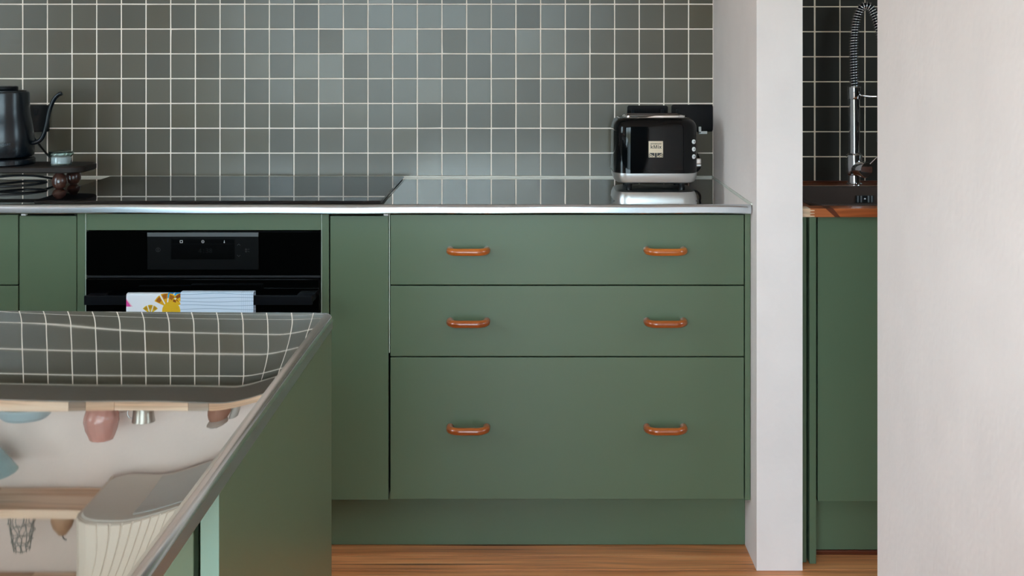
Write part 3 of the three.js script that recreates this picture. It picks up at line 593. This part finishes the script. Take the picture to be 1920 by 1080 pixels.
{
  const t = thing('metal_cup', 'small pewter cup with a wire handle on the long shelf, mirrored in the island top', 'cup', [sx(266), S1, SZ + 0.01]);
  part('cup_body', lathe([[0, 0], [0.026, 0], [0.028, 0.003], [0.031, 0.034], [0.0335, 0.052], [0.0325, 0.0525], [0.029, 0.034], [0.026, 0.005], [0, 0.004]], 40), std({ color: lin(0.42, 0.38, 0.34), roughness: 0.32, metalness: 0.8 }), t);
  part('handle', tube([[-0.029, 0.012, 0], [-0.042, 0.014, 0], [-0.047, 0.028, 0], [-0.041, 0.041, 0], [-0.032, 0.042, 0]], 0.0022, 30, 8), M.satin, t);
}
{
  const t = thing('terracotta_pot', 'brown terracotta pot with greyish lid on the long shelf, mirrored beside the island edge', 'pot', [sx(414), S1, SZ + 0.01]);
  part('pot_body', lathe([[0, 0], [0.034, 0], [0.040, 0.01], [0.041, 0.030], [0.037, 0.046], [0.033, 0.052], [0, 0.052]], 40), std({ color: lin(0.33, 0.155, 0.105), roughness: 0.6 }), t);
  const lid = part('lid', lathe([[0, 0.052], [0.033, 0.0521], [0.040, 0.066], [0.041, 0.073], [0.030, 0.081], [0, 0.083]], 40), std({ color: lin(0.36, 0.27, 0.23), roughness: 0.5 }), t);
  part('knob', lathe([[0, 0.082], [0.007, 0.082], [0.008, 0.088], [0.005, 0.091], [0, 0.0915]], 20), std({ color: lin(0.36, 0.27, 0.23), roughness: 0.5 }), lid);
}
{
  const t = thing('grey_beaker', 'small pale grey beaker on the long shelf right of the terracotta pot', 'cup', [sx(452), S1, SZ]);
  part('beaker_body', lathe([[0, 0], [0.016, 0], [0.018, 0.003], [0.020, 0.062], [0.0185, 0.062], [0.0165, 0.005], [0, 0.004]], 32), std({ color: lin(0.40, 0.36, 0.33), roughness: 0.4 }), t);
}
const dishMap = canvasTexture(512, 64, (c) => { c.fillStyle = '#a9bec6'; c.fillRect(0, 0, 512, 64); c.fillStyle = '#5d6a70'; c.font = 'bold 50px serif'; c.textAlign = 'center'; c.fillText('CERAMICS', 256, 50, 480); });
{
  const t = thing('blue_dish', 'pale blue ribbed ceramic dish on the long shelf, mirrored at the left frame edge', 'dish', [-1.488, S1, SZ + 0.012]);
  const g = new THREE.LatheGeometry([[0, 0], [0.080, 0], [0.082, 0.006], [0.074, 0.026], [0.062, 0.036], [0.040, 0.041], [0, 0.042]].map(([r, y]) => new THREE.Vector2(r, y)), 72), p = g.attributes.position;
  for (let i = 0; i < p.count; i++) { const k = (i % 2 ? 0.992 : 1); p.setX(i, p.getX(i) * k); p.setZ(i, p.getZ(i) * 0.8 * k); }
  part('dish_body', creased(g, 0.3), std({ color: lin(0.40, 0.50, 0.54), roughness: 0.3 }), t);
}
{
  const t = thing('blue_goblet', 'tall blue glass goblet on the long shelf, its rim mirrored at the left frame edge', 'glass', [-1.606, S1, SZ + 0.01]);
  part('bowl', lathe([[0, 0.085], [0.010, 0.090], [0.050, 0.150], [0.092, 0.214], [0.0895, 0.2145], [0.047, 0.152], [0.008, 0.095], [0, 0.093]], 40, 0.4), phys({ color: lin(0.58, 0.76, 0.80), roughness: 0.1, transmission: 0.55, thickness: 0 }), t);
  part('stem', lathe([[0, 0], [0.034, 0], [0.034, 0.003], [0.008, 0.010], [0.005, 0.03], [0.006, 0.085], [0, 0.087]], 32), phys({ color: lin(0.42, 0.62, 0.68), roughness: 0.1, transmission: 0.4, thickness: 0 }), t);
}
{
  const t = thing('wire_basket', 'wispy grey wire basket on the middle shelf, mirrored in the island top', 'basket', [sx(36), S2, SZ + 0.01]);
  const rings = [], wires = [];
  for (const [y, r] of [[0.004, 0.040], [0.03, 0.037], [0.055, 0.033], [0.08, 0.028], [0.105, 0.022]]) { const p = []; for (let k = 0; k <= 24; k++) { const a = k / 24 * Math.PI * 2; p.push([r * Math.cos(a) * rr(0.9, 1.1), y + rr(-0.003, 0.003), r * Math.sin(a) * rr(0.9, 1.1)]); } rings.push(tube(p, 0.0011, 60, 6)); }
  for (let k = 0; k < 12; k++) { const a = k / 12 * Math.PI * 2, p = []; for (let i = 0; i <= 6; i++) { const b = a + rr(-0.25, 0.25), r = 0.040 - 0.018 * i / 6; p.push([r * Math.cos(b), 0.003 + i * 0.018, r * Math.sin(b)]); } wires.push(tube(p, 0.0011, 30, 6)); }
  const wm = std({ color: lin(0.22, 0.24, 0.23), roughness: 0.4, metalness: 0.6 });
  part('hoops', rings, wm, t); part('wires', wires, wm, t);
}
{
  const t = thing('wooden_pear', 'brown wooden pear with a curled stem on the middle shelf by the hood', 'ornament', [sx(113), S2, SZ + 0.015]);
  part('pear_body', lathe([[0, 0], [0.018, 0.001], [0.031, 0.012], [0.033, 0.024], [0.027, 0.042], [0.017, 0.055], [0.012, 0.062], [0, 0.0645]], 36, 1.2), std({ color: lin(0.48, 0.28, 0.17), roughness: 0.5 }), t);
  part('stem', tube([[0, 0.062, 0], [0.001, 0.070, 0], [0.006, 0.076, 0], [0.012, 0.078, 0]], 0.0018, 20, 8), M.blackSatin, t);
}
{ // range hood clad in narrow vertical battens
  const hx0 = -1.263, hx1 = -0.365, hy = 1.821, depth = 0.352, r = 0.075, cx = (hx0 + hx1) / 2, w = hx1 - hx0, zc = -ZB + depth / 2;
  const t = thing('range_hood', 'off-white range hood clad in narrow vertical battens above the cooktop, mirrored in the island top', 'range hood', [cx, hy, zc]);
  const ring = (y, k) => ({ y, w: w - k, d: depth - k, r: 0.075 });
  part('shell', stack([{ y: 0.0, w: w - 0.01, d: depth - 0.01, r }, { y: H - hy - 0.002, w: w - 0.01, d: depth - 0.01, r }], 8, 0.4), M.hood, t);
  part('underside', stack([{ y: -0.004, w: w - 0.03, d: depth - 0.03, r: r - 0.01 }, { y: 0.001, w: w - 0.02, d: depth - 0.02, r: r - 0.01 }], 8, 0.4), M.hoodUnder, t);
  for (const k of [-1, 1]) part('filter', slab(-0.135, 0.135, -0.0085, -0.003, -0.14, 0.13, 0.002), M.hoodFilter, t, [k * 0.15 + 0.0, 0, 0]);
  const bat = rbox(0.0325, H - hy - 0.006, 0.010, 0.004, 2), y = (H - hy) / 2 - 0.001;
  const place = (x, z, a) => part('batten', bat, M.hood, t, [x, y, z], [0, a, 0]);
  const nf = Math.round((w - 2 * r) / 0.036), step = (w - 2 * r) / nf;
  for (let i = 0; i < nf; i++) place(-w / 2 + r + (i + 0.5) * step, depth / 2 - 0.005, 0);
  for (const s of [-1, 1]) {
    for (let k = 0; k < 4; k++) { const a = (k + 0.5) / 4 * Math.PI / 2; place(s * (w / 2 - r + (r - 0.005) * Math.sin(a)), depth / 2 - r + (r - 0.005) * Math.cos(a), s * a); }
    for (let k = 0; k < 7; k++) place(s * (w / 2 - 0.005), depth / 2 - r - (k + 0.5) * 0.038, Math.PI / 2);
  }
}

// ---------------------------------------------------------------- scullery seen through the doorway
const BY = 0.893, SF = 2.965;                                  // bench top and door faces there
{
  const t = thing('timber_bench', 'reddish timber benchtop with finger joints holding the brown sink in the scullery', 'worktop');
  const sh = new THREE.Shape([[0.683, 2.990], [1.75, 2.990], [1.75, 3.507], [0.683, 3.507]].map(([x, y]) => new THREE.Vector2(x, y)));
  const hole = new THREE.Path(), a0 = 0.720, a1 = 1.26, b0 = 3.0, b1 = 3.392;
  hole.moveTo(a0, b0); hole.lineTo(a0, b1); hole.lineTo(a1, b1); hole.lineTo(a1, b0); hole.closePath(); sh.holes.push(hole);
  const g = new THREE.ExtrudeGeometry(sh, { depth: 0.0215, bevelEnabled: false }); g.rotateX(-Math.PI / 2).translate(0, BY - 0.0215, 0);
  part('slab', metreUV(creased(g, 0.5), 0.3, 0.2), M.bench, t);
  // front staves, butted with cut fingers
  const fingers = (x, dir) => {
    if (x > 0.72 && x < 0.8) return x < 0.77 ? [[x + 0.026, -0.01075], [x + 0.002, 0.01075]] : [[x + 0.008, -0.01075], [x - 0.010, 0.01075]]; const pts = [], n = 3, h = 0.0215 / (2 * n); for (let k = 0; k < n; k++) { const y = -0.01075 + 2 * k * h; pts.push([x, y], [x + 0.011 * dir, y + h * 0.3], [x + 0.011 * dir, y + h * 0.9], [x, y + h * 1.1]); } pts.push([x, 0.01075]); return pts; };
  const xs = [0.683, 0.7085, 0.745, 0.776, 0.93, 1.2, 1.75], mats = [M.benchPale, M.benchRed, M.benchDark, M.benchRed, M.bench, M.benchRed];
  for (let i = 0; i < 6; i++) {
    const L = i === 0 ? [[xs[0], -0.01075], [xs[0], 0.01075]] : fingers(xs[i], 1).reverse().map((p) => p), R = i === 5 ? [[xs[6], -0.01075], [xs[6], 0.01075]] : fingers(xs[i + 1], 1);
    const left = i === 0 ? [[xs[0], 0.01075], [xs[0], -0.01075]] : fingers(xs[i], 1).reverse();
    const shp = new THREE.Shape([...left, ...R].map(([x, y]) => new THREE.Vector2(x, y)));
    const e = new THREE.ExtrudeGeometry(shp, { depth: 0.044, bevelEnabled: false });
    part('stave', metreUV(creased(e, 0.4), i * 0.37, i * 0.61), mats[i], t, [0, BY - 0.01075, -2.9895]);
  }
}
{
  const t = thing('kitchen_sink', 'dark brown composite sink let into the timber bench of the scullery', 'sink', [0.99, BY, -3.196]);
  const W = 0.538, Dp = 0.392, out = [], R = 0.05;
  const L = [[0.0, -0.002], [0.0, 0.0022], [-0.006, 0.0026], [-0.012, 0.001], [-0.014, -0.004], [-0.018, -0.10], [-0.030, -0.168], [-0.07, -0.178]];
  const lev = L.map(([k, y]) => ({ y, w: W + 2 * k, d: Dp + 2 * k, r: R + k * 0.5 }));
  const back = [[-0.07, -0.184], [-0.02, -0.172], [-0.008, -0.10], [-0.004, -0.01], [0.0, -0.002]].map(([k, y]) => ({ y, w: W + 2 * k - 0.004, d: Dp + 2 * k - 0.004, r: R }));
  const g = stack(lev, 8, 0.6, false), idx = [];
  part('basin', [g, stack(back.reverse().reverse(), 8, 0.6, false), stack([{ y: -0.184, w: W - 0.144, d: Dp - 0.144, r: 0.02 }, { y: -0.178, w: W - 0.14, d: Dp - 0.14, r: 0.02 }], 8, 0.4)], M.sink, t);
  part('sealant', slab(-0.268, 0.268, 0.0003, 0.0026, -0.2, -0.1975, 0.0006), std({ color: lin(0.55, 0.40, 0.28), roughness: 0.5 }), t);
  const ov = part('overflow', rbox(0.052, 0.021, 0.004, 0.0015, 2), std({ color: lin(0.03, 0.03, 0.03), roughness: 0.4, metalness: 0.6 }), t, [-0.022, -0.033, -0.1785]);
  for (const x of [-0.020, -0.0105, 0.0105, 0.020]) part('louvre', rbox(0.0045, 0.019, 0.003, 0.0008), M.satin, ov, [x, 0, 0.0028]);
  part('screw', new THREE.SphereGeometry(0.004, 16, 10), M.chrome, ov, [0, 0, 0.002]);
}
{
  const FX = 0.957, FZ = -3.440, t = thing('spring_faucet', 'tall chrome spring-neck pull-down faucet behind the scullery sink', 'faucet', [FX, BY, FZ]);
  const k = (px, py) => [X(px, 3.44) - FX, Y(py, 3.44) - BY];
  part('base', lathe([[0, 0], [0.0225, 0], [0.0225, 0.004], [0.019, 0.007], [0.0175, 0.028], [0.0235, 0.034], [0.0245, 0.060], [0.0235, 0.088], [0.0165, 0.093], [0, 0.093]], 40, 0.6), M.chrome, t);
  part('column', lathe([[0, 0.09], [0.0158, 0.09], [0.0158, 0.253], [0, 0.253]], 36), M.chrome, t);
  part('collar', lathe([[0, 0.251], [0.0185, 0.251], [0.0195, 0.253], [0.0195, 0.286], [0.0180, 0.288], [0, 0.288]], 36), M.chrome, t);
  const valve = part('valve', [lathe([[0, 0], [0.022, 0], [0.0235, 0.004], [0.0235, 0.040], [0.021, 0.046], [0, 0.047]], 40, 0.6).rotateX(Math.PI / 2).rotateY(0.42).translate(0.004, 0.048, 0.003)], M.chrome, t);
  part('lever', tube([[0.030, 0.058, 0.035], [0.058, 0.085, 0.035], [0.085, 0.108, 0.035]], 0.0028, 20, 10), M.chrome, valve);
  const arch = [[0, 0.286, 0], [-0.002, 0.36, 0], [-0.001, 0.43, 0.0], [0.007, 0.49, 0.002], [0.023, 0.523, 0.006], [0.043, 0.520, 0.012], [0.061, 0.475, 0.018], [0.073, 0.41, 0.024], [0.078, 0.35, 0.028], [0.076, 0.305, 0.03]];
  const curve = new THREE.CatmullRomCurve3(arch.map((p) => V(...p)));
  part('hose', new THREE.TubeGeometry(curve, 120, 0.0088, 12), M.blackSatin, t);
  const coil = [], n = 1500, turns = 62, fr = curve.computeFrenetFrames(300), lenPts = 300;
  for (let i = 0; i <= n; i++) {
    const u = Math.pow(i / n, 1.0), p = curve.getPointAt(u), f = Math.min(lenPts, Math.round(u * lenPts)), a = u * turns * Math.PI * 2;
    coil.push(p.clone().addScaledVector(fr.normals[f], 0.0122 * Math.cos(a)).addScaledVector(fr.binormals[f], 0.0122 * Math.sin(a)));
  }
  part('spring', new THREE.TubeGeometry(new THREE.CatmullRomCurve3(coil), 2400, 0.0017, 6), M.chrome, t);
  part('hose_arm', [tube([[0.012, 0.262, 0.008], [0.04, 0.260, 0.02], [0.066, 0.260, 0.03]], 0.0034, 20, 10), new THREE.TorusGeometry(0.017, 0.0035, 10, 28).rotateX(Math.PI / 2).translate(0.076, 0.260, 0.03)], M.chrome, t);
  const head = part('spray_head', lathe([[0, 0.125], [0.016, 0.125], [0.0195, 0.130], [0.0195, 0.150], [0.0135, 0.156], [0.0130, 0.285], [0.010, 0.306], [0, 0.306]], 32, 0.6), M.blackSatin, t, [0.076, 0, 0.03]);
  part('spray_button', rbox(0.006, 0.038, 0.010, 0.002, 2), M.greyPlastic, head, [-0.0135, 0.200, 0.004]);
}
{
  const t = thing('sink_cabinet', 'dark green cabinet under the timber bench in the scullery', 'cabinet');
  part('end_panel', slab(0.7065, 0.7235, 0.001, 0.871, -3.48, -2.945, 0.0012), M.green, t);
  part('door', slab(0.7320, 1.20, 0.150, 0.8705, -2.983, -SF, 0.0013), M.green, t);
  part('carcass', [block(0.7240, 0.7310, 0.001, 0.868, -3.48, -2.987), block(1.19, 1.20, 0.151, 0.868, -3.48, -2.987)], M.shadowGap, t);
}
tag(part(numbered('filler_panel'), slab(0.6835, 0.7010, 0.001, 0.871, -3.48, -2.953, 0.0012), M.green, scene), 'narrow green filler panel between the white wall end and the sink cabinet', 'panel');
tag(part(numbered('kickboard'), slab(0.7313, 1.75, 0.013, 0.149, -3.018, -3.0, 0.001), M.green, scene), 'dark green kickboard under the sink cabinet in the scullery', 'kickboard');
struct('shade_strip_4', slab(0.683, 1.75, BY, BY + 0.004, -3.511, -3.503, 0.001), M.benchDark);  // dark strip in place of the shadow line where tiles meet bench
struct('trim_5', tube([[-2.5, 1.5335, -3.5625], [-1, 1.5335, -3.5625], [0.558, 1.5335, -3.5625]], 0.0026, 40, 8), M.silicone);
struct('trim_3', [slab(0.7240, 1.75, 0.0005, 0.0125, -3.018, -2.996, 0.003)], M.benchDark);

renderer.render(scene, camera);
